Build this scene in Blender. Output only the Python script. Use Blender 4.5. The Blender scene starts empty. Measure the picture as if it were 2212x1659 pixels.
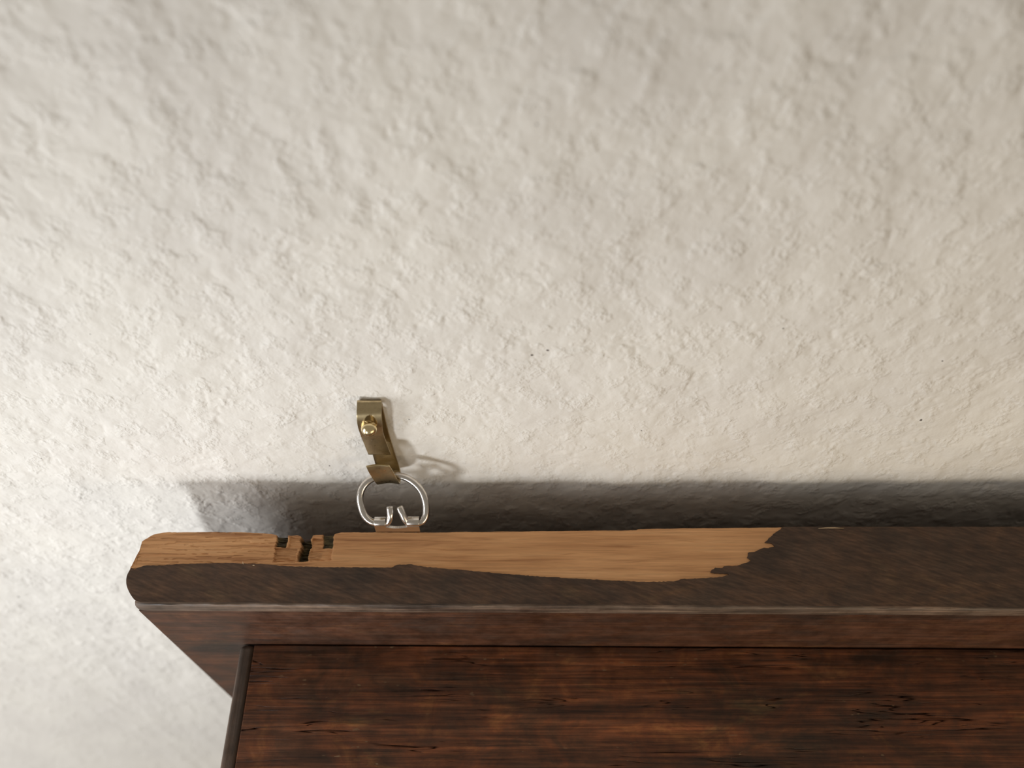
import bpy, bmesh, math, random
import numpy as np
from mathutils import Vector

# ------------------------------------------------------------------ constants
F = 1900.0                       # focal length in px of the 2212x1659 frame
D = 0.172                        # camera to wall
PITCH = math.radians(52.0)       # camera looks down along the wall
LEAN = math.radians(4.7)         # the cabinet's top leans off the wall
GAP = 0.122 * D                   # stand-off of the cabinet's top back edge
Z0 = 2.05                        # camera height above the floor of the room
cP, sP = math.cos(PITCH), math.sin(PITCH)
cl, sl = math.cos(LEAN), math.sin(LEAN)
rnd = random.Random(4)
scene = bpy.context.scene
COL = scene.collection

# ------------------------------------------------------------------ camera
cam_data = bpy.data.cameras.new('camera')
cam = bpy.data.objects.new('camera', cam_data)
COL.objects.link(cam)
cam.location = (0, -D, Z0)
cam.rotation_euler = (math.radians(90) - PITCH, 0, 0)
cam_data.sensor_width = 36
cam_data.lens = F / 2212 * 36
cam_data.clip_start = 0.005
cam_data.clip_end = 50
cam_data.dof.use_dof = True
cam_data.dof.focus_distance = 0.300
cam_data.dof.aperture_fstop = 7.0
scene.camera = cam

# ------------------------------------------------------------------ world and lights
world = bpy.data.worlds.new('world')
scene.world = world
world.use_nodes = True
bg = world.node_tree.nodes['Background']
bg.inputs[0].default_value = (1.0, 0.90, 0.75, 1)
bg.inputs[1].default_value = 0.26


def area(name, loc, target, sx, sy, energy, color, spread=180):
    l = bpy.data.lights.new(name, 'AREA')
    l.shape = 'RECTANGLE'
    l.size, l.size_y = sx, sy
    l.energy = energy
    l.color = color
    l.spread = math.radians(spread)
    o = bpy.data.objects.new(name, l)
    o.location = (loc[0], loc[1], loc[2] + Z0)
    d = Vector((target[0], target[1], target[2] + Z0)) - Vector(o.location)
    o.rotation_euler = d.to_track_quat('-Z', 'Y').to_euler()
    COL.objects.link(o)
    return o


area('key_light', (-0.21, -0.30, -0.292), (-0.03, 0, -0.35), 0.045, 0.050, 0.27, (0.93, 0.97, 1.0), 120)
area('window_light', (-0.72, -0.40, -0.42), (-0.2, 0, -0.42), 0.25, 0.80, 4.6, (0.94, 0.97, 1.0))
area('room_light', (0.24, -0.34, -0.298), (0.12, 0, -0.37), 0.26, 0.11, 0.23, (1.0, 0.83, 0.60), 120)

scene.view_settings.view_transform = 'Standard'
scene.view_settings.look = 'None'
scene.view_settings.gamma = 1
scene.view_settings.use_curve_mapping = False
scene.view_settings.exposure = 0.0


# ------------------------------------------------------------------ geometry helpers
def ray(px, py):
    u = (px - 1106) / F
    v = -(py - 829.5) / F
    return (u, cP + v * sP, -sP + v * cP)


def wall_pt(px, py, o=0.0):
    """point o metres in front of the wall"""
    d = ray(px, py)
    t = (D - o) / d[1]
    return Vector((t * d[0], -o, Z0 + t * d[2]))


ZB = wall_pt(1106, 1148, GAP).z - Z0


def to_loc(p):
    y = p[1] + GAP
    z = p[2] - ZB
    return (p[0], -(y * cl + z * sl), -y * sl + z * cl)


CL = to_loc((0, -D, 0))


def cab_h(px, py, h=0.0):
    """(x, q) on a level h of the leaning cabinet, q = distance out from its back"""
    d = ray(px, py)
    dl = (d[0], -(d[1] * cl + d[2] * sl), -d[1] * sl + d[2] * cl)
    t = (h - CL[2]) / dl[2]
    return (CL[0] + t * dl[0], CL[1] + t * dl[1])


def hashgrid(n, seed):
    r = np.random.RandomState(seed)
    a = r.rand(n, n) * 2 * np.pi
    return np.cos(a), np.sin(a)


def perlin(x, y, seed):
    n = 256
    gx, gy = hashgrid(n, seed)
    xi = np.floor(x).astype(int)
    yi = np.floor(y).astype(int)
    xf = x - xi
    yf = y - yi

    def g(i, j, dx, dy):
        return gx[(xi + i) % n, (yi + j) % n] * dx + gy[(xi + i) % n, (yi + j) % n] * dy
    u = xf * xf * xf * (xf * (xf * 6 - 15) + 10)
    v = yf * yf * yf * (yf * (yf * 6 - 15) + 10)
    a = g(0, 0, xf, yf) * (1 - u) + g(1, 0, xf - 1, yf) * u
    b = g(0, 1, xf, yf - 1) * (1 - u) + g(1, 1, xf - 1, yf - 1) * u
    return (a * (1 - v) + b * v) * 1.5


def link(name, me, mats, parent=None, smooth=True):
    if not isinstance(mats, (list, tuple)):
        mats = [mats]
    for m in mats:
        me.materials.append(m)
    if smooth:
        me.polygons.foreach_set('use_smooth', [True] * len(me.polygons))
    o = bpy.data.objects.new(name, me)
    COL.objects.link(o)
    if parent:
        o.parent = parent
    return o


def grid_mesh(name, X, Y, Z, extra_v=None, extra_f=None):
    """X, Y, Z arrays of shape (rows, cols)"""
    r, c = X.shape
    co = np.stack([X, Y, Z], -1).reshape(-1, 3)
    idx = np.arange(r * c).reshape(r, c)
    q = np.stack([idx[:-1, :-1], idx[:-1, 1:], idx[1:, 1:], idx[1:, :-1]], -1).reshape(-1, 4)
    if extra_v is not None:
        co = np.concatenate([co, np.array(extra_v, float)])
        q = np.concatenate([q, np.array(extra_f) + r * c])
    me = bpy.data.meshes.new(name)
    me.vertices.add(len(co))
    me.vertices.foreach_set('co', co.astype(np.float32).ravel())
    me.loops.add(len(q) * 4)
    me.loops.foreach_set('vertex_index', q.astype(np.int32).ravel())
    me.polygons.add(len(q))
    me.polygons.foreach_set('loop_start', np.arange(0, len(q) * 4, 4, dtype=np.int32))
    me.update(calc_edges=True)
    me.validate()
    return me


def bm_mesh(name, bm):
    bmesh.ops.recalc_face_normals(bm, faces=bm.faces)
    me = bpy.data.meshes.new(name)
    bm.to_mesh(me)
    bm.free()
    return me


def tube_mesh(name, pts, radius, seg=14, flat_ends=False):
    """round wire along a 3-D polyline, with domed ends"""
    pts = [Vector(p) for p in pts]
    bm = bmesh.new()
    rings = []
    nrm = None
    n = len(pts)
    rads = [radius] * n
    P = list(pts)
    t0 = (P[0] - P[1]).normalized()
    t1 = (P[-1] - P[-2]).normalized()
    pre, post = [], []
    for k in (0.98, 0.8, 0.45):
        e = radius * (0.35 if flat_ends else 1.0)
        pre.append((P[0] + t0 * e * k, radius * math.sqrt(1 - k * k) if not flat_ends else radius * (1 - .3 * k * k)))
        post.insert(0, (P[-1] + t1 * e * k, radius * math.sqrt(1 - k * k) if not flat_ends else radius * (1 - .3 * k * k)))
    seq = pre + list(zip(P, rads)) + post
    for i, (p, r) in enumerate(seq):
        a = seq[max(i - 1, 0)][0]
        b = seq[min(i + 1, len(seq) - 1)][0]
        t = (b - a).normalized()
        if nrm is None:
            nrm = t.orthogonal().normalized()
        nrm = (nrm - t * nrm.dot(t)).normalized()
        bn = t.cross(nrm)
        rings.append([bm.verts.new(p + (nrm * math.cos(2 * math.pi * k / seg) + bn * math.sin(2 * math.pi * k / seg)) * r)
                      for k in range(seg)])
    for a, b in zip(rings[:-1], rings[1:]):
        for k in range(seg):
            bm.faces.new((a[k], a[(k + 1) % seg], b[(k + 1) % seg], b[k]))
    bm.faces.new(rings[0])
    bm.faces.new(rings[-1])
    return bm_mesh(name, bm)


def smooth_path(pts, n=8):
    """Catmull-Rom through 2-D/3-D points"""
    pts = [Vector(p) for p in pts]
    out = []
    P = [pts[0] * 2 - pts[1]] + pts + [pts[-1] * 2 - pts[-2]]
    for i in range(1, len(P) - 2):
        for k in range(n):
            t = k / n
            a, b, c, d = P[i - 1], P[i], P[i + 1], P[i + 2]
            out.append(0.5 * ((2 * b) + (c - a) * t + (2 * a - 5 * b + 4 * c - d) * t * t + (3 * b - a - 3 * c + d) * t ** 3))
    out.append(pts[-1])
    return out


def modify(o, kind, **kw):
    m = o.modifiers.new(kind.lower(), kind)
    for k, v in kw.items():
        setattr(m, k, v)
    return m


# ------------------------------------------------------------------ node helpers
def new_mat(name):
    m = bpy.data.materials.new(name)
    m.use_nodes = True
    nt = m.node_tree
    return m, nt, nt.nodes['Principled BSDF']


class N:
    def __init__(self, nt):
        self.nt = nt

    def node(self, t, **kw):
        n = self.nt.nodes.new(t)
        for k, v in kw.items():
            setattr(n, k, v)
        return n

    def link(self, a, b):
        self.nt.links.new(a, b)

    def coord(self, scale, rot=(0, 0, 0), loc=(0, 0, 0)):
        t = self.node('ShaderNodeTexCoord')
        m = self.node('ShaderNodeMapping')
        m.inputs['Scale'].default_value = scale
        m.inputs['Location'].default_value = loc
        src = t.outputs['Object']
        if any(rot):
            r = self.node('ShaderNodeMapping')
            r.inputs['Rotation'].default_value = rot
            self.link(src, r.inputs['Vector'])
            src = r.outputs[0]
        self.link(src, m.inputs['Vector'])
        return m.outputs[0]

    def noise(self, vec, scale=1.0, detail=4, rough=0.55, dist=0.0):
        n = self.node('ShaderNodeTexNoise')
        n.inputs['Scale'].default_value = scale
        n.inputs['Detail'].default_value = detail
        n.inputs['Roughness'].default_value = rough
        n.inputs['Distortion'].default_value = dist
        self.link(vec, n.inputs['Vector'])
        return n.outputs['Fac']

    def ramp(self, fac, stops):
        r = self.node('ShaderNodeValToRGB')
        e = r.color_ramp.elements
        while len(e) < len(stops):
            e.new(0.5)
        for el, (p, c) in zip(e, stops):
            el.position = p
            el.color = (c, c, c, 1) if isinstance(c, (int, float)) else (*c, 1)
        self.link(fac, r.inputs[0])
        return r.outputs[0]

    def mix(self, fac, a, b, mode='MIX'):
        m = self.node('ShaderNodeMix', data_type='RGBA', blend_type=mode)
        if isinstance(fac, (int, float)):
            m.inputs[0].default_value = fac
        else:
            self.link(fac, m.inputs[0])
        for s, v in ((6, a), (7, b)):
            if isinstance(v, tuple):
                m.inputs[s].default_value = (*v, 1)
            else:
                self.link(v, m.inputs[s])
        return m.outputs[2]

    def math(self, op, a, b=0.0):
        m = self.node('ShaderNodeMath', operation=op)
        for i, v in enumerate((a, b)):
            if isinstance(v, (int, float)):
                m.inputs[i].default_value = v
            else:
                self.link(v, m.inputs[i])
        return m.outputs[0]

    def bump(self, h, dist, strength=1.0, normal=None):
        b = self.node('ShaderNodeBump')
        b.inputs['Distance'].default_value = dist
        b.inputs['Strength'].default_value = strength
        self.link(h, b.inputs['Height'])
        if normal is not None:
            self.link(normal, b.inputs['Normal'])
        return b.outputs[0]


# ------------------------------------------------------------------ materials
# painted textured plaster
M_WALL, nt, bs = new_mat('painted_plaster')
n = N(nt)
v = n.coord((1, 1, 1))
fine = n.noise(v, 620, 2, 0.5, 0.3)
zone = n.ramp(n.noise(v, 120, 3, 0.55), [(0.50, 0.05), (0.64, 1.0)])
lumps = n.noise(v, 300, 2, 0.5)
hgt = n.math('ADD', n.math('MULTIPLY', n.math('MULTIPLY', fine, 0.9), zone), n.math('MULTIPLY', lumps, 0.5))
n.link(n.bump(hgt, 0.0010, 0.7), bs.inputs['Normal'])
tone = n.ramp(n.noise(v, 22, 3, 0.5), [(0.35, (0.745, 0.705, 0.655)), (0.65, (0.80, 0.76, 0.70))])
speck = n.ramp(n.noise(v, 420, 0, 0.5), [(0.0, 1.0), (0.115, 1.0), (0.13, 0.0)])
n.link(n.mix(speck, tone, (0.15, 0.13, 0.12)), bs.inputs['Base Color'])
bs.inputs['Roughness'].default_value = 0.55
bs.inputs['Specular IOR Level'].default_value = 0.35


def stained(name, dark, mid, ochre, band=1.0, crack=1.0, rough=0.42, rot=0.0, seed=0.0, fleck=0.0, sand=0.0, gr=0.8, mott=0.0):
    m, nt, bs = new_mat(name)
    n = N(nt)
    R = (0, 0, rot)
    grain = n.noise(n.coord((26, 900, 900), R, (seed, seed, 0)), 1, 4, 0.6, 0.25)
    streak = n.noise(n.coord((14, 190, 190), R, (seed, 2 + seed, 0)), 1, 4, 0.6, 0.4)
    patch = n.noise(n.coord((16, 44, 44), R, (3 + seed, seed, 1)), 1, 5, 0.62, 0.6)
    blot = n.noise(n.coord((130, 130, 130), R, (seed, 5, 0)), 1, 5, 0.65)
    base = n.ramp(patch, [(0.30, dark), (0.48, mid), (0.60, mid), (0.76, ochre)])
    s2 = n.ramp(streak, [(0.32, 0.40), (0.50, 1.0), (0.70, 1.8)])
    col = n.mix(0.85 * band, base, s2, 'MULTIPLY')
    g2 = n.ramp(grain, [(0.32, 0.30), (0.5, 1.0), (0.68, 1.9)])
    col = n.mix(gr, col, g2, 'MULTIPLY')
    b2 = n.ramp(blot, [(0.30, 0.55), (0.5, 1.0), (0.72, 1.4)])
    col = n.mix(0.7, col, b2, 'MULTIPLY')
    if mott:
        mo = n.noise(n.coord((48, 75, 75), R, (seed, 11, 3)), 1, 5, 0.68, 0.8)
        col = n.mix(mott, col, n.ramp(mo, [(0.34, (0.62, 0.72, 0.78)), (0.48, (0.95, 0.92, 0.9)), (0.56, (1.15, 1.0, 0.85)), (0.70, (1.7, 1.75, 1.35))]), 'MULTIPLY')
    # drying cracks running with the grain
    cr = n.noise(n.coord((17, 330, 330), R, (seed + 1, 9, 0)), 1.25, 2, 0.45, 0.35)
    crk = n.ramp(cr, [(0.0, 0.0), (0.484, 0.0), (0.499, 1.0), (0.501, 1.0), (0.516, 0.0), (1.0, 0.0)])
    cm = n.ramp(n.noise(n.coord((34, 90, 90), R, (seed, 4, 2)), 1, 2, 0.5), [(0.49, 0.0), (0.58, 1.0)])
    crack_f = n.math('MULTIPLY', n.math('MULTIPLY', crk, cm), crack)
    col = n.mix(crack_f, col, (0.004, 0.002, 0.0015))
    h = n.math('SUBTRACT', n.math('ADD', n.math('MULTIPLY', grain, 0.5), n.math('MULTIPLY', blot, 0.25)),
               n.math('MULTIPLY', crack_f, 0.3))
    if fleck:
        fl = n.ramp(n.noise(n.coord((240, 700, 700), R, (7, seed, 0)), 1, 2, 0.5), [(0.70, 0.0), (0.74, 1.0)])
        fm = n.ramp(n.noise(n.coord((22, 30, 30), R, (1, seed, 5)), 1, 2, 0.5), [(0.45, 0.0), (0.62, 1.0)])
        col = n.mix(n.math('MULTIPLY', n.math('MULTIPLY', fl, fm), fleck), col, (0.20, 0.13, 0.07))
    if sand:
        sd = n.noise(n.coord((140, 1100, 1100), (0, 0, math.radians(20)), (2, seed, 0)), 1, 3, 0.6)
        col = n.mix(sand, col, n.ramp(sd, [(0.3, 0.55), (0.5, 1.0), (0.72, 1.7)]), 'MULTIPLY')
    n.link(col, bs.inputs['Base Color'])
    n.link(n.bump(h, 0.0004, 0.8), bs.inputs['Normal'])
    n.link(n.ramp(blot, [(0.3, rough - 0.06), (0.7, rough + 0.16)]), bs.inputs['Roughness'])
    n.link(n.math('SUBTRACT', 0.38, n.math('MULTIPLY', crack_f, 0.38)), bs.inputs['Specular IOR Level'])
    return m


M_TOP = stained('stained_top_panel', (0.042, 0.022, 0.012), (0.104, 0.037, 0.015), (0.23, 0.125, 0.045), fleck=0.8, seed=1.3, gr=0.65, mott=1.0)
M_FACE = stained('stained_board_face', (0.028, 0.017, 0.012), (0.058, 0.024, 0.012), (0.11, 0.048, 0.018), band=0.5, gr=0.45, mott=0.7, crack=0.15, seed=4.1)
M_EDGE = stained('dark_stained_top_edge', (0.045, 0.026, 0.017), (0.080, 0.046, 0.029), (0.17, 0.09, 0.045),
                 band=0.2, crack=0.1, rough=0.6, seed=8.2, sand=0.7, gr=0.2, mott=0.5)
M_SIDE = stained('dark_side_panel', (0.042, 0.028, 0.020), (0.085, 0.056, 0.040), (0.15, 0.10, 0.07),
                 band=0.3, gr=0.3, mott=0.6, crack=0.0, rough=0.5, rot=math.radians(90), seed=2.2)

# worn ridge along the front top edge
M_RIDGE = stained('worn_ridge', (0.045, 0.024, 0.015), (0.095, 0.062, 0.042), (0.34, 0.25, 0.17),
                  band=0.9, crack=0.3, rough=0.5, seed=6.4)

# bare split wood with dark gouges (vertex attribute 'stain')
M_BARE, nt, bs = new_mat('bare_split_wood')
n = N(nt)
long_ = n.noise(n.coord((22, 420, 420)), 1, 4, 0.6, 0.5)
thin = n.noise(n.coord((60, 1600, 1600)), 1, 3, 0.6, 0.3)
wide = n.noise(n.coord((20, 60, 60), (0, 0, 0), (4, 1, 0)), 1, 3, 0.5)
c = n.ramp(long_, [(0.28, (0.40, 0.19, 0.085)), (0.42, (0.60, 0.32, 0.150)), (0.60, (0.70, 0.39, 0.19)), (0.8, (0.78, 0.47, 0.25))])
c = n.mix(0.6, c, n.ramp(thin, [(0.3, 0.72), (0.5, 1.0), (0.7, 1.15)]), 'MULTIPLY')
c = n.mix(0.8, c, n.ramp(wide, [(0.3, (0.92, 0.86, 0.78)), (0.7, (1.05, 1.03, 1.0))]), 'MULTIPLY')
att = n.node('ShaderNodeAttribute', attribute_name='stain')
dirt = n.ramp(n.noise(n.coord((500, 500, 500)), 1, 4, 0.6), [(0.35, (0.030, 0.022, 0.012)), (0.6, (0.085, 0.065, 0.026)), (0.75, (0.16, 0.10, 0.04))])
c = n.mix(att.outputs['Fac'], c, dirt)
n.link(c, bs.inputs['Base Color'])
n.link(n.bump(n.math('ADD', n.math('MULTIPLY', long_, 0.7), n.math('MULTIPLY', thin, 0.3)), 0.0004, 0.7), bs.inputs['Normal'])
bs.inputs['Roughness'].default_value = 0.65
bs.inputs['Specular IOR Level'].default_value = 0.3


def metal(name, col, rough, tarnish, tcol, mscale=400):
    m, nt, bs = new_mat(name)
    n = N(nt)
    a = n.noise(n.coord((mscale,) * 3), 1, 4, 0.6)
    n.link(n.mix(n.ramp(a, [(0.45, 0.0), (0.75, tarnish)]), col, tcol), bs.inputs['Base Color'])
    bs.inputs['Metallic'].default_value = 1.0
    n.link(n.ramp(a, [(0.3, rough), (0.8, rough + 0.18)]), bs.inputs['Roughness'])
    n.link(n.bump(n.noise(n.coord((mscale * 4,) * 3), 1, 3, 0.6), 0.00003, 0.5), bs.inputs['Normal'])
    return m


M_BRASS = metal('brass_plate', (0.56, 0.45, 0.27), 0.25, 0.6, (0.30, 0.23, 0.13))
M_NAIL = metal('brass_nail', (0.85, 0.70, 0.42), 0.12, 0.3, (0.45, 0.32, 0.14))
M_STEEL = metal('nickel_wire', (0.70, 0.66, 0.62), 0.16, 0.4, (0.48, 0.42, 0.38))

# ------------------------------------------------------------------ the wall
def graded(a, b, step, lo, hi):
    core = np.arange(a, b, step)
    out_l, out_r = [], []
    s, x = step, core[0]
    while x > lo:
        s *= 1.12
        x -= s
        out_l.append(x)
    s, x = step, core[-1]
    while x < hi:
        s *= 1.12
        x += s
        out_r.append(x)
    return np.concatenate([out_l[::-1], core, out_r])


xs = graded(-0.235, 0.225, 0.00055, -0.9, 0.9)
zs = graded(-0.46, -0.085, 0.00055, -1.3, 0.45)
X, Z = np.meshgrid(xs, zs)
wx = X + 0.0016 * perlin(X / 0.006, Z / 0.006, 21)
wz = Z + 0.0016 * perlin(X / 0.006 + 40, Z / 0.006, 22)
big = perlin(wx / 0.024, wz / 0.024, 1)
med = perlin(wx / 0.0105, wz / 0.0105, 2)
med2 = perlin(wx / 0.0055, wz / 0.0055, 3)
sm = perlin(wx / 0.0023, wz / 0.0023, 4)
lump = np.clip(med * 1.2 + 0.5 * med2, -0.35, 0.55)           # roller blobs with flattened tops
pit_zone = np.clip(perlin(wx / 0.013, wz / 0.013, 5) * 2.2 - 0.05, 0, 1)
pits = np.clip(np.abs(sm) * 1.6 + 0.25 * med2, 0, 0.6) - 0.3
rel = 0.00065 * big + 0.00036 * lump + 0.00014 * med2 * (0.35 + pit_zone) + 0.00016 * sm * (0.15 + pit_zone) - 0.00038 * pits * pit_zone
Y = -rel
# close the wall into a slab (thickness behind the plaster)
x0, x1, z0, z1 = xs[0], xs[-1], zs[0], zs[-1]
ev = [(x0, 0.002, z0 + Z0), (x1, 0.002, z0 + Z0), (x1, 0.002, z1 + Z0), (x0, 0.002, z1 + Z0),
      (x0, 0.12, z0 + Z0), (x1, 0.12, z0 + Z0), (x1, 0.12, z1 + Z0), (x0, 0.12, z1 + Z0)]
ef = [(0, 1, 5, 4), (1, 2, 6, 5), (2, 3, 7, 6), (3, 0, 4, 7), (4, 5, 6, 7)]
wall = link('wall_back', grid_mesh('wall_back', X, Y, Z + Z0, ev, ef), M_WALL)
wall['kind'] = 'structure'

# ------------------------------------------------------------------ the cabinet
H = 0.238                                             # height of the cabinet
cab = bpy.data.objects.new('wall_cabinet', None)
COL.objects.link(cab)
cab.empty_display_size = 0.05
cab.rotation_euler = (LEAN, 0, 0)
top_back = Vector((0, -GAP, ZB + Z0))
cab.location = top_back - Vector((0, -sl, cl)) * H
cab['label'] = 'dark-stained wooden cabinet hung leaning off the textured wall, its backboard chipped pale along the top'
cab['category'] = 'cabinet'


def L(x, q, h):                                       # cabinet coordinates -> local
    return Vector((x, -q, h + H))


XR = 0.40                                             # right end, outside the frame
QB_R = cab_h(1690, 1138)[1] / cab_h(1690, 1138)[0]     # slight taper of the back edge


def back_q(x):
    return -0.0018 * max(0, min(1, (x + 0.02) / 0.12))


def front_q(x):
    a = cab_h(300, 1307)[1]
    b = cab_h(2212, 1318)
    return a + (b[1] - a) * (x + 0.128) / (b[0] + 0.128)


def slab(name, outline, h0, h1, mat, bev=0.0, seg=3, parent=cab, bottom_flat=True):
    """solid between two levels over an (x, q) outline"""
    bm = bmesh.new()
    lo = [bm.verts.new(L(x, q, h0)) for x, q in outline]
    hi = [bm.verts.new(L(x, q, h1)) for x, q in outline]
    bm.faces.new(lo)
    bm.faces.new(hi)
    k = len(outline)
    for i in range(k):
        bm.faces.new((lo[i], lo[(i + 1) % k], hi[(i + 1) % k], hi[i]))
    o = link(name, bm_mesh(name, bm), mat, parent, smooth=False)
    if bev:
        modify(o, 'BEVEL', width=bev, segments=seg, limit_method='ANGLE', angle_limit=math.radians(35))
    return o


DEEP = -0.0055                                        # underside of the top layer pieces
# backboard core, below the split top layer
left_side = [(330, 1152), (312, 1165), (304, 1190), (294, 1218), (278, 1240), (275, 1262), (281, 1284), (295, 1304)]
ls = [tuple(p) for p in smooth_path([cab_h(*p) for p in left_side], 4)]
x_front = -0.1282
core = [(x + 0.0005, q) for x, q in ls[:-1]] + [(x_front, front_q(x_front))]
core = [(cab_h(370, 1148)[0], 0.0004)] + core
core += [(x, front_q(x)) for x in np.linspace(-0.11, XR, 12)]
core += [(x, back_q(x) + 0.0004) for x in np.linspace(XR, -0.10, 12)]
board = slab('backboard', core, -H, DEEP, M_FACE)

# boundary between the bare split wood and the stained skin
bound_px = [(283, 1226), (291, 1230), (306, 1224), (318, 1221), (340, 1222), (360, 1220), (400, 1218), (440, 1217),
            (500, 1216), (560, 1218), (620, 1223), (700, 1225), (800, 1226), (845, 1226), (858, 1220), (890, 1219),
            (915, 1224), (960, 1228), (1050, 1236), (1150, 1244), (1250, 1250), (1350, 1255), (1400, 1257),
            (1455, 1256), (1470, 1251), (1515, 1249), (1560, 1246), (1575, 1240), (1552, 1238), (1535, 1236),
            (1537, 1231), (1545, 1226), (1560, 1227), (1564, 1223), (1592, 1222), (1606, 1217), (1622, 1211),
            (1614, 1204), (1616, 1194), (1630, 1192), (1640, 1187), (1650, 1183), (1660, 1184), (1674, 1181),
            (1668, 1174), (1652, 1171), (1660, 1163), (1668, 1157), (1680, 1147), (1690, 1138)]
bound = []
for (a, b) in zip(bound_px[:-1], bound_px[1:]):
    steps = max(1, int(math.hypot(b[0] - a[0], b[1] - a[1]) / 4.5))
    for k in range(steps):
        t = k / steps
        jx = rnd.uniform(-2.6, 2.6) if k else 0
        jy = rnd.uniform(-0.7, 0.7) if k else 0
        bound.append(cab_h(a[0] + (b[0] - a[0]) * t + jx, a[1] + (b[1] - a[1]) * t + jy))
bound.append(cab_h(*bound_px[-1]))
RI = 0.0011                                           # width of the worn ridge strip
skin = list(bound)
skin += [(x, back_q(x)) for x in np.linspace(bound[-1][0] + 0.01, XR, 10)]
skin += [(x, front_q(x) - RI) for x in np.linspace(XR, -0.1262, 24)]
skin += [tuple(p) for p in smooth_path([cab_h(*p) for p in ((297, 1299), (289, 1294), (279, 1279), (273, 1262), (274, 1244), (283, 1226))], 5)][1:-1]
o = slab('stained_skin', skin, DEEP, 0.0, M_EDGE)
o['label'] = 'dark scuffed stained skin of the top edge'

# worn rounded ridge at the front top edge: swept quarter profile
prof = [(-RI - 0.0003, -0.00005), (-RI * 0.6, -0.00008), (-RI * 0.25, -0.0004), (-0.0001, -0.0010), (0.0, -0.0017), (0.0001, -0.0022), (0.0, DEEP - 0.0002)]
xr = np.linspace(-0.1281, XR, 420)
GX = np.zeros((len(prof), len(xr)))
GY = GX.copy()
GZ = GX.copy()
for j, x in enumerate(xr):
    k = max(0.0, 1 - (x + 0.1281) / 0.003)
    wob = 0.00018 * math.sin(x * 310) + 0.00012 * math.sin(x * 811 + 1)
    for i, (dq, h) in enumerate(prof):
        p = L(x, front_q(x) + dq + wob * (i in (1, 2)) - 0.0003 * k * k, h - 0.0006 * k * k)
        GX[i, j], GY[i, j], GZ[i, j] = p
ridge = link('worn_ridge', grid_mesh('worn_ridge', GX, GY, GZ), M_RIDGE, cab)
ridge['label'] = 'rubbed pale ridge along the front top edge'

# bare split wood: dense ragged grid with three gouges
bare_out = [(281, 1223), (284, 1219), (288, 1211), (292, 1203), (294, 1197), (300, 1188), (302, 1174), (306, 1168),
            (318, 1160), (330, 1154), (342, 1151), (362, 1148)]
bo = [cab_h(*p) for p in bare_out]
bx = [p[0] for p in bo] + [0.11]
bq = [p[1] for p in bo] + [None]
edge_px = [(362, 1148), (500, 1148), (570, 1150), (585, 1152), (600, 1155), (632, 1156), (642, 1155), (650, 1158), (668, 1158),
           (680, 1154), (720, 1153), (735, 1149), (900, 1149), (1100, 1147), (1300, 1145), (1375, 1144), (1378, 1142), (1480, 1140), (1600, 1139), (1690, 1138)]
eq = [cab_h(*p) for p in edge_px]
ox = np.array([p[0] for p in bo[:-1]] + [p[0] for p in eq])
oq = np.array([p[1] for p in bo[:-1]] + [p[1] for p in eq])
fb = np.array(bound)
cols = np.linspace(ox[0], bound[-1][0] + 0.0005, 1150)
qb = np.interp(cols, ox, oq)
# outer envelope of the boundary
qf = np.zeros_like(cols)
for j, x in enumerate(cols):
    d = np.abs(fb[:, 0] - x) < 0.0012
    qf[j] = fb[d, 1].max() if d.any() else np.interp(x, fb[:, 0], fb[:, 1])
qf = np.maximum(qf + 0.0006, qb + 0.0006)
rowsT = np.linspace(0, 1, 110)
T_, C_ = np.meshgrid(rowsT, cols, indexing='ij')
qedge = qb + 0.00012 * perlin(cols / 0.007, cols * 0 + 3.3, 31) + 0.00005 * perlin(cols / 0.0012, cols * 0 + 1.3, 32)
Q_ = qedge[None, :] + (qf - qedge)[None, :] * T_
Hh = np.full_like(Q_, -0.00055)
# fibre relief, terraces near the broken left end
fib = perlin(C_ / 0.016, Q_ / 0.0011, 33)
fib2 = perlin(C_ / 0.006, Q_ / 0.0005, 34)
fade = np.clip((0.02 - C_) / 0.09, 0.25, 1)
Hh += 0.00012 * fib * fade + 0.00008 * fib2 * fade
ter = perlin(C_ / 0.011, Q_ / 0.0010, 35) + 0.3 * perlin(C_ / 0.002, Q_ / 0.0006, 36)
Hh -= 0.00022 * np.clip((ter - 0.16) * 9, 0, 1) * np.clip((-0.06 - C_) / 0.03, 0, 1)
stain = np.zeros_like(Q_)


def gouge(x0p, x1p, y0p, y1p, depth, st, wig=0.0004, soft=0.00025, slant=0.0):
    a = cab_h(x0p, (y0p + y1p) / 2)
    b = cab_h(x1p, (y0p + y1p) / 2)
    q0 = cab_h(600, y0p)[1]
    q1 = cab_h(600, y1p)[1]
    xw = C_ + wig * (perlin(Q_ / 0.0021 + x0p, C_ / 0.02, 41) + 0.3 * perlin(Q_ / 0.0006 + x0p, C_ / 0.006, 45)) + slant * (Q_ - q0)
    qw = Q_ + 0.4 * wig * perlin(C_ / 0.0025 + x0p, Q_ / 0.02, 42)
    m = np.clip((xw - a[0]) / soft, 0, 1) * np.clip((b[0] - xw) / soft, 0, 1) * \
        np.clip((qw - q0) / soft, 0, 1) * np.clip((q1 - qw) / soft, 0, 1)
    return m, depth * m, st * m


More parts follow.
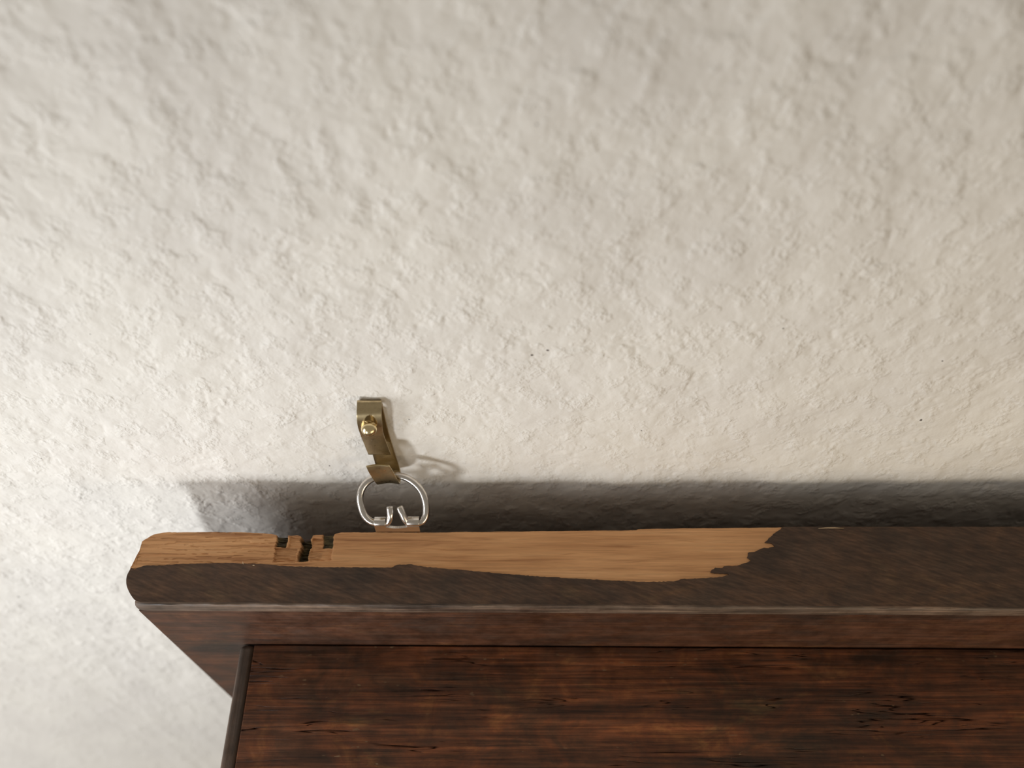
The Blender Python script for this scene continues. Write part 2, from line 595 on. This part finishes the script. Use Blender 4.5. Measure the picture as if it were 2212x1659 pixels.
gs = [gouge(597, 622, 1130, 1181, 0.0020, 1.0),
      gouge(590, 640, 1181, 1213, 0.0009, 0.15, wig=0.0008),
      gouge(622, 650, 1158, 1212, 0.0006, 0.05, wig=0.0006),
      gouge(648, 671, 1130, 1212, 0.0042, 1.0, wig=0.0007),
      gouge(640, 692, 1190, 1211, 0.0006, 0.2, wig=0.0009),
      gouge(671, 718, 1160, 1211, 0.0007, 0.02, wig=0.0006),
      gouge(698, 721, 1130, 1182, 0.0011, 1.0, wig=0.0005)]
dep = np.zeros_like(Q_)
for m, d, s in gs:
    dep = np.maximum(dep, d)
    stain = np.maximum(stain, s)
rough_m = np.clip(dep / 0.0008, 0, 1)
Hh -= dep * (1 + 0.25 * perlin(C_ / 0.004, Q_ / 0.0006, 43))
Hh -= rough_m * 0.0005 * np.abs(perlin(C_ / 0.005, Q_ / 0.0007, 44))
# a small split line and the grain checks
for (cx, cy, ln) in ((1320, 1163, 70), (1500, 1168, 60), (1230, 1196, 50), (1380, 1212, 60), (1470, 1220, 40), (960, 1185, 90), (830, 1200, 60)):
    a = cab_h(cx, cy)
    w = ln / 2 / 6500
    Hh -= 0.00022 * np.exp(-((C_ - a[0]) / w) ** 2) * np.exp(-((Q_ - a[1] - 0.0003 * np.sin(C_ * 500)) / 0.00016) ** 2)
Hh = np.maximum(Hh, DEEP + 0.0003)
# back skirt
Qs = np.vstack([Q_[:1] + 0.0003, Q_[:1], Q_])
Cs = np.vstack([C_[:1], C_[:1], C_])
Hs = np.vstack([np.full((1, len(cols)), DEEP), Hh[:1] - 0.0002, Hh])
Ss = np.vstack([stain[:1], stain[:1], stain])
me = grid_mesh('bare_wood', Cs, -Qs, Hs + H)
at = me.attributes.new('stain', 'FLOAT', 'POINT')
at.data.foreach_set('value', Ss.astype(np.float32).ravel())
bare = link('bare_wood', me, M_BARE, cab)
bare['label'] = 'pale splintered bare wood with three dark gouges'
# flip check: top normals must look up
if me.polygons[len(me.polygons) // 2].normal.z < 0:
    me.flip_normals()

# stray splinters of pale wood
def sliver(px, py, ln, ang, w=0.00016, h=0.0002):
    x, q = cab_h(px, py, h)
    bm = bmesh.new()
    d = Vector((math.cos(ang), math.sin(ang)))
    nn = Vector((-d.y, d.x))
    vs = []
    for t, ww in ((-0.5, 0.15), (-0.2, 0.9), (0.15, 1.0), (0.5, 0.1)):
        cx = x + d.x * ln * t + nn.x * 0.12 * ln * (t * t)
        cq = q + d.y * ln * t + nn.y * 0.12 * ln * (t * t)
        vs.append([bm.verts.new(L(cx + nn.x * w * ww * s, cq + nn.y * w * ww * s, h + hh)) for s, hh in ((-1, 0), (0, w), (1, 0))])
    for a, b in zip(vs[:-1], vs[1:]):
        for i in range(3):
            bm.faces.new((a[i], a[(i + 1) % 3], b[(i + 1) % 3], b[i]))
    bm.faces.new(vs[0])
    bm.faces.new(vs[-1])
    o = link('splinter', bm_mesh('splinter', bm), M_SPL, cab)
    return o


M_SPL, nt, bs = new_mat('pale_splinter')
bs.inputs['Base Color'].default_value = (0.62, 0.46, 0.28, 1)
bs.inputs['Roughness'].default_value = 0.7
sliver(525, 1216, 0.0012, 1.2)
sliver(548, 1221, 0.0009, 0.1)
sliver(1795, 1140, 0.009, 0.0, 0.0002)

# cabinet box standing out from the backboard
HL = -0.0425                                          # level of the cabinet's top
QO = 0.118                                            # how far it stands out
xl = -0.1029
sp_w = 0.0056
o = slab('side_panel', [(xl, front_q(xl) + 0.0004), (xl + sp_w, front_q(xl) + 0.0004), (xl + sp_w, QO), (xl, QO)],
         -H + 0.002, HL, M_SIDE, bev=0.0018, seg=6)
o['label'] = 'dark rounded left side panel'
slab('side_panel', [(XR - 0.03, front_q(XR) + 0.0004), (XR - 0.025, front_q(XR) + 0.0004), (XR - 0.025, QO), (XR - 0.03, QO)],
     -H + 0.002, HL, M_SIDE, bev=0.0018, seg=5)
slab('top_panel', [(xl + sp_w - 0.0002, front_q(xl) + 0.0005)] + [(x, front_q(x) + 0.0005) for x in np.linspace(-0.08, XR - 0.031, 8)] +
     [(XR - 0.031, QO), (xl + sp_w - 0.0002, QO)], HL - 0.012, HL - 0.0001, M_TOP, bev=0.0004, seg=3)
slab('front_panel', [(xl + sp_w, QO - 0.012), (XR - 0.03, QO - 0.012), (XR - 0.03, QO - 0.001), (xl + sp_w, QO - 0.001)],
     -H + 0.002, HL - 0.012, M_TOP, bev=0.0007)
slab('bottom_panel', [(xl + sp_w, front_q(xl) + 0.001), (XR - 0.03, front_q(XR) + 0.001), (XR - 0.03, QO - 0.012), (xl + sp_w, QO - 0.012)],
     -H + 0.002, -H + 0.012, M_TOP)

# ------------------------------------------------------------------ ring hanger on the cabinet's back
def zpx(zx, zy):                                      # zoomed-crop coordinates -> photo px
    return 700 + zx * 320 / 1659, 840 + zy * 320 / 1659


Kpt = wall_pt(858, 1126, GAP - 0.0016)
Hpt = wall_pt(840, 1029, 0.0075)
u_dir = Vector((0, Hpt.y - Kpt.y, Hpt.z - Kpt.z)).normalized()
ring_n = Vector((1, 0, 0)).cross(u_dir)
cam_p = Vector((0, -D, Z0))


def on_ring(zx, zy, off=0.0):
    d = Vector(ray(*zpx(zx, zy)))
    t = (Kpt + ring_n * off - cam_p).dot(ring_n) / d.dot(ring_n)
    return cam_p + d * t


inv = None


def to_cab(p):
    """world -> cabinet local"""
    rel_ = Vector(p) - cab.location
    y = rel_.y * cl + rel_.z * sl
    z = -rel_.y * sl + rel_.z * cl
    return Vector((rel_.x, y, z))


WR = 0.00125
toward = 1 if ring_n.y < 0 else -1
path = [(735, 1330, 1), (742, 1400, 1), (738, 1450, .6), (715, 1492, 0.1), (660, 1500, 0), (590, 1500, 0), (520, 1480, 0), (455, 1420, 0), (415, 1310, 0),
        (402, 1205, 0), (430, 1110, 0), (500, 1030, 0), (600, 985, 0), (700, 972, 0), (820, 970, 0), (930, 1000, 0), (1030, 1070, 0),
        (1105, 1170, 0), (1140, 1290, 0), (1140, 1400, 0), (1110, 1470, 0), (1060, 1497, 0), (990, 1500, 0), (940, 1494, 0.1),
        (905, 1455, 0.6), (875, 1390, 1), (848, 1330, 1)]
pts = [to_cab(on_ring(a, b, 0.0016 * c_ * toward)) for a, b, c_ in path]
hanger = bpy.data.objects.new('ring_hanger', None)
COL.objects.link(hanger)
hanger.parent = cab
hanger.empty_display_size = 0.01
# lower the wire a touch into place of the photographed outline
ring = link('ring', tube_mesh('ring', smooth_path(pts, 6), WR, 16, flat_ends=True), M_STEEL, hanger)
ring['label'] = 'bent nickel wire ring with two upturned ends'

def bracket_loop(za, zb, zc):
    """curled strap end wrapped round the wire between zoom-x za..zb, wire centre at zoom-y zc"""
    a = to_cab(on_ring(za, zc))
    b = to_cab(on_ring(zb, zc))
    r0, r1 = WR + 0.0001, WR + 0.0006
    bm = bmesh.new()
    prof = []
    N_ = 14
    # wraps from the back (wall side), over the top, down the front and to the board's back
    for k in range(N_ + 1):
        th = math.radians(215 - 260 * k / N_)
        prof.append((math.cos(th), math.sin(th)))
    secs = []
    for x in (a.x, b.x):
        c0 = (a if x == a.x else b)
        outer = [bm.verts.new((x, c0.y + py_ * r1, c0.z + pz_ * r1)) for py_, pz_ in [(p[0], p[1]) for p in prof]]
        inner = [bm.verts.new((x, c0.y + py_ * r0, c0.z + pz_ * r0)) for py_, pz_ in prof]
        secs.append((outer, inner))
    (o0, i0), (o1, i1) = secs
    for k in range(N_):
        bm.faces.new((o0[k], o0[k + 1], o1[k + 1], o1[k]))
        bm.faces.new((i0[k], i0[k + 1], i1[k + 1], i1[k]))
        bm.faces.new((o0[k], o0[k + 1], i0[k + 1], i0[k]))
        bm.faces.new((o1[k], o1[k + 1], i1[k + 1], i1[k]))
    bm.faces.new((o0[0], o1[0], i1[0], i0[0]))
    bm.faces.new((o0[-1], o1[-1], i1[-1], i0[-1]))
    ob = link('bracket_loop', bm_mesh('bracket_loop', bm), M_STEEL, hanger)
    modify(ob, 'BEVEL', width=0.00012, segments=2, limit_method='ANGLE')
    return a, b


la, lb = bracket_loop(567, 694, 1490)
ra, rb = bracket_loop(930, 1068, 1485)
# the strap plate screwed flat to the back of the board, with a dished upper edge
bm = bmesh.new()
xa, xb = la.x, rb.x
ym = (la.y + ra.y) / 2
top_z = la.z - 0.0002
yb = ym - WR - 0.0006
nx = 24
front, back = [], []
for i in range(nx + 1):
    t = i / nx
    x = xa + (xb - xa) * t
    inside = la.x + (lb.x - la.x) < x < ra.x
    s = (x - lb.x) / (ra.x - lb.x) if ra.x > lb.x else 0
    zt = top_z
    if 0 < s < 1:
        zt = top_z - 0.0005 - 0.0009 * math.sin(math.pi * s)
    front.append((x, zt))
vf = [[bm.verts.new((x, yb, z)), bm.verts.new((x, yb + 0.0009, z)), bm.verts.new((x, yb + 0.0009, H - 0.014)), bm.verts.new((x, yb, H - 0.014))] for x, z in front]
for a, b in zip(vf[:-1], vf[1:]):
    for k in range(4):
        bm.faces.new((a[k], a[(k + 1) % 4], b[(k + 1) % 4], b[k]))
bm.faces.new(vf[0])
bm.faces.new(vf[-1])
pl = link('strap_plate', bm_mesh('strap_plate', bm), M_STEEL, hanger, smooth=False)

# ------------------------------------------------------------------ brass picture hook nailed to the wall
hook = bpy.data.objects.new('picture_hook', None)
COL.objects.link(hook)
hook.empty_display_size = 0.01
base = wall_pt(830, 1010, 0)
hook.location = base
hook['label'] = 'small folded brass picture hook nailed to the wall, holding the wire ring'
hook['category'] = 'hook'


def strip(name, rows, thick, mat, parent, across=10, sub=5, bow=0.0, hole=None):
    """ruled sheet through rows of (zoom left, zoom right, offset left, offset right), solidified"""
    Ls = smooth_path([wall_pt(*zpx(r[0], r[1]), r[4]) - base for r in rows], sub)
    Rs = smooth_path([wall_pt(*zpx(r[2], r[3]), r[5]) - base for r in rows], sub)
    bm = bmesh.new()
    G = []
    for i, (a, b) in enumerate(zip(Ls, Rs)):
        row = []
        for k in range(across + 1):
            t = k / across
            p = a.lerp(b, t)
            p.y -= bow * math.sin(math.pi * t)
            row.append(bm.verts.new(p))
        G.append(row)
    for i in range(len(G) - 1):
        for k in range(across):
            fs = [G[i][k], G[i][k + 1], G[i + 1][k + 1], G[i + 1][k]]
            if hole:
                c = sum((w.co for w in fs), Vector()) / 4
                hc, rx, rz = hole
                if ((c.x - hc.x) / rx) ** 2 + ((c.z - hc.z) / rz) ** 2 < 1:
                    continue
            bm.faces.new(fs)
    if hole:
        hc, rx, rz = hole
        for w in bm.verts:
            if w.link_faces and len(w.link_faces) < 4:
                r = math.hypot((w.co.x - hc.x) / rx, (w.co.z - hc.z) / rz)
                if r < 1.5:
                    w.co.x = hc.x + (w.co.x - hc.x) / r
                    w.co.z = hc.z + (w.co.z - hc.z) / r
    loose = [w for w in bm.verts if not w.link_faces]
    for w in loose:
        bm.verts.remove(w)
    o = link(name, bm_mesh(name, bm), mat, parent)
    modify(o, 'SOLIDIFY', thickness=thick, offset=0)
    modify(o, 'BEVEL', width=thick * 0.22, segments=2, limit_method='ANGLE', angle_limit=math.radians(50))
    return o


# one folded strip: J lip -> J bottom -> back strap -> fold -> front flap
strap_rows = [
    # zlx, zly, zrx, zry, off_l, off_r
    (470, 866, 730, 858, .0104, .0098),
    (500, 930, 768, 920, .0107, .0101),
    (545, 1005, 808, 995, .0107, .0101),
    (585, 1058, 838, 1052, .0102, .0096),
    (604, 1060, 852, 1055, .0088, .0083),
    (608, 1022, 860, 1015, .0060, .0057),
    (604, 965, 860, 958, .0032, .0030),
    (590, 900, 850, 898, .0014, .0012),
    (545, 740, 800, 740, .0011, .0009),
    (470, 480, 722, 480, .0010, .0008),
    (415, 300, 672, 270, .0010, .0008),
    (385, 165, 648, 160, .0007, .0006),
]
strip('strap', strap_rows, 0.0006, M_BRASS, hook, bow=-0.0005)
hc = wall_pt(*zpx(524, 378), .0060) - base
flap_rows = [
    (385, 162, 648, 158, .0007, .0006),
    (377, 138, 642, 136, .0011, .0010),
    (370, 150, 643, 148, .0021, .0020),
    (368, 210, 645, 205,   .0035, .0033),
    (367, 300, 644, 290, .0054, .0051),
    (375, 400, 650, 388, .0060, .0057),
    (410, 512, 664, 500, .0058, .0054),
    (452, 618, 702, 610, .0046, .0042),
    (497, 728, 748, 732, .0038, .0034),
]
fl = strip('flap', flap_rows, 0.0006, M_BRASS, hook, across=44, sub=10, hole=(hc, 0.0020, 0.0032))

# nail: domed head, shaft running down into the plaster
head_c = wall_pt(*zpx(502, 442), .0070) - base
tip = wall_pt(*zpx(560, 430), -0.012) - base
axis = (tip - head_c)
axis = Vector((0.0010, 0.011, -0.013))
nail = bpy.data.objects.new('nail', None)
COL.objects.link(nail)
nail.parent = hook
nail.location = head_c
nail.empty_display_size = 0.005
ax = axis.normalized()
link('nail_shaft', tube_mesh('nail_shaft', [ax * 0.0004, ax * 0.0165], 0.0008, 14), M_NAIL, nail)
bm = bmesh.new()
R_ = 0.00272
u1 = ax.orthogonal().normalized()
u2 = ax.cross(u1)
prof = [(0.0, -0.0021), (0.2, -0.00206), (0.4, -0.0019), (0.6, -0.0016), (0.78, -0.0012), (0.92, -0.0006), (1.0, 0.00015), (0.97, 0.0004), (0.85, 0.0005), (0.0, 0.0005)]
rings = []
for r, t in prof:
    if r == 0:
        rings.append([bm.verts.new(ax * t)])
    else:
        rings.append([bm.verts.new(ax * t + (u1 * math.cos(2 * math.pi * k / 28) + u2 * math.sin(2 * math.pi * k / 28)) * r * R_) for k in range(28)])
for a, b in zip(rings[:-1], rings[1:]):
    for k in range(28):
        if len(a) == 1:
            bm.faces.new((a[0], b[k], b[(k + 1) % 28]))
        elif len(b) == 1:
            bm.faces.new((a[k], a[(k + 1) % 28], b[0]))
        else:
            bm.faces.new((a[k], a[(k + 1) % 28], b[(k + 1) % 28], b[k]))
link('nail_head', bm_mesh('nail_head', bm), M_NAIL, nail)
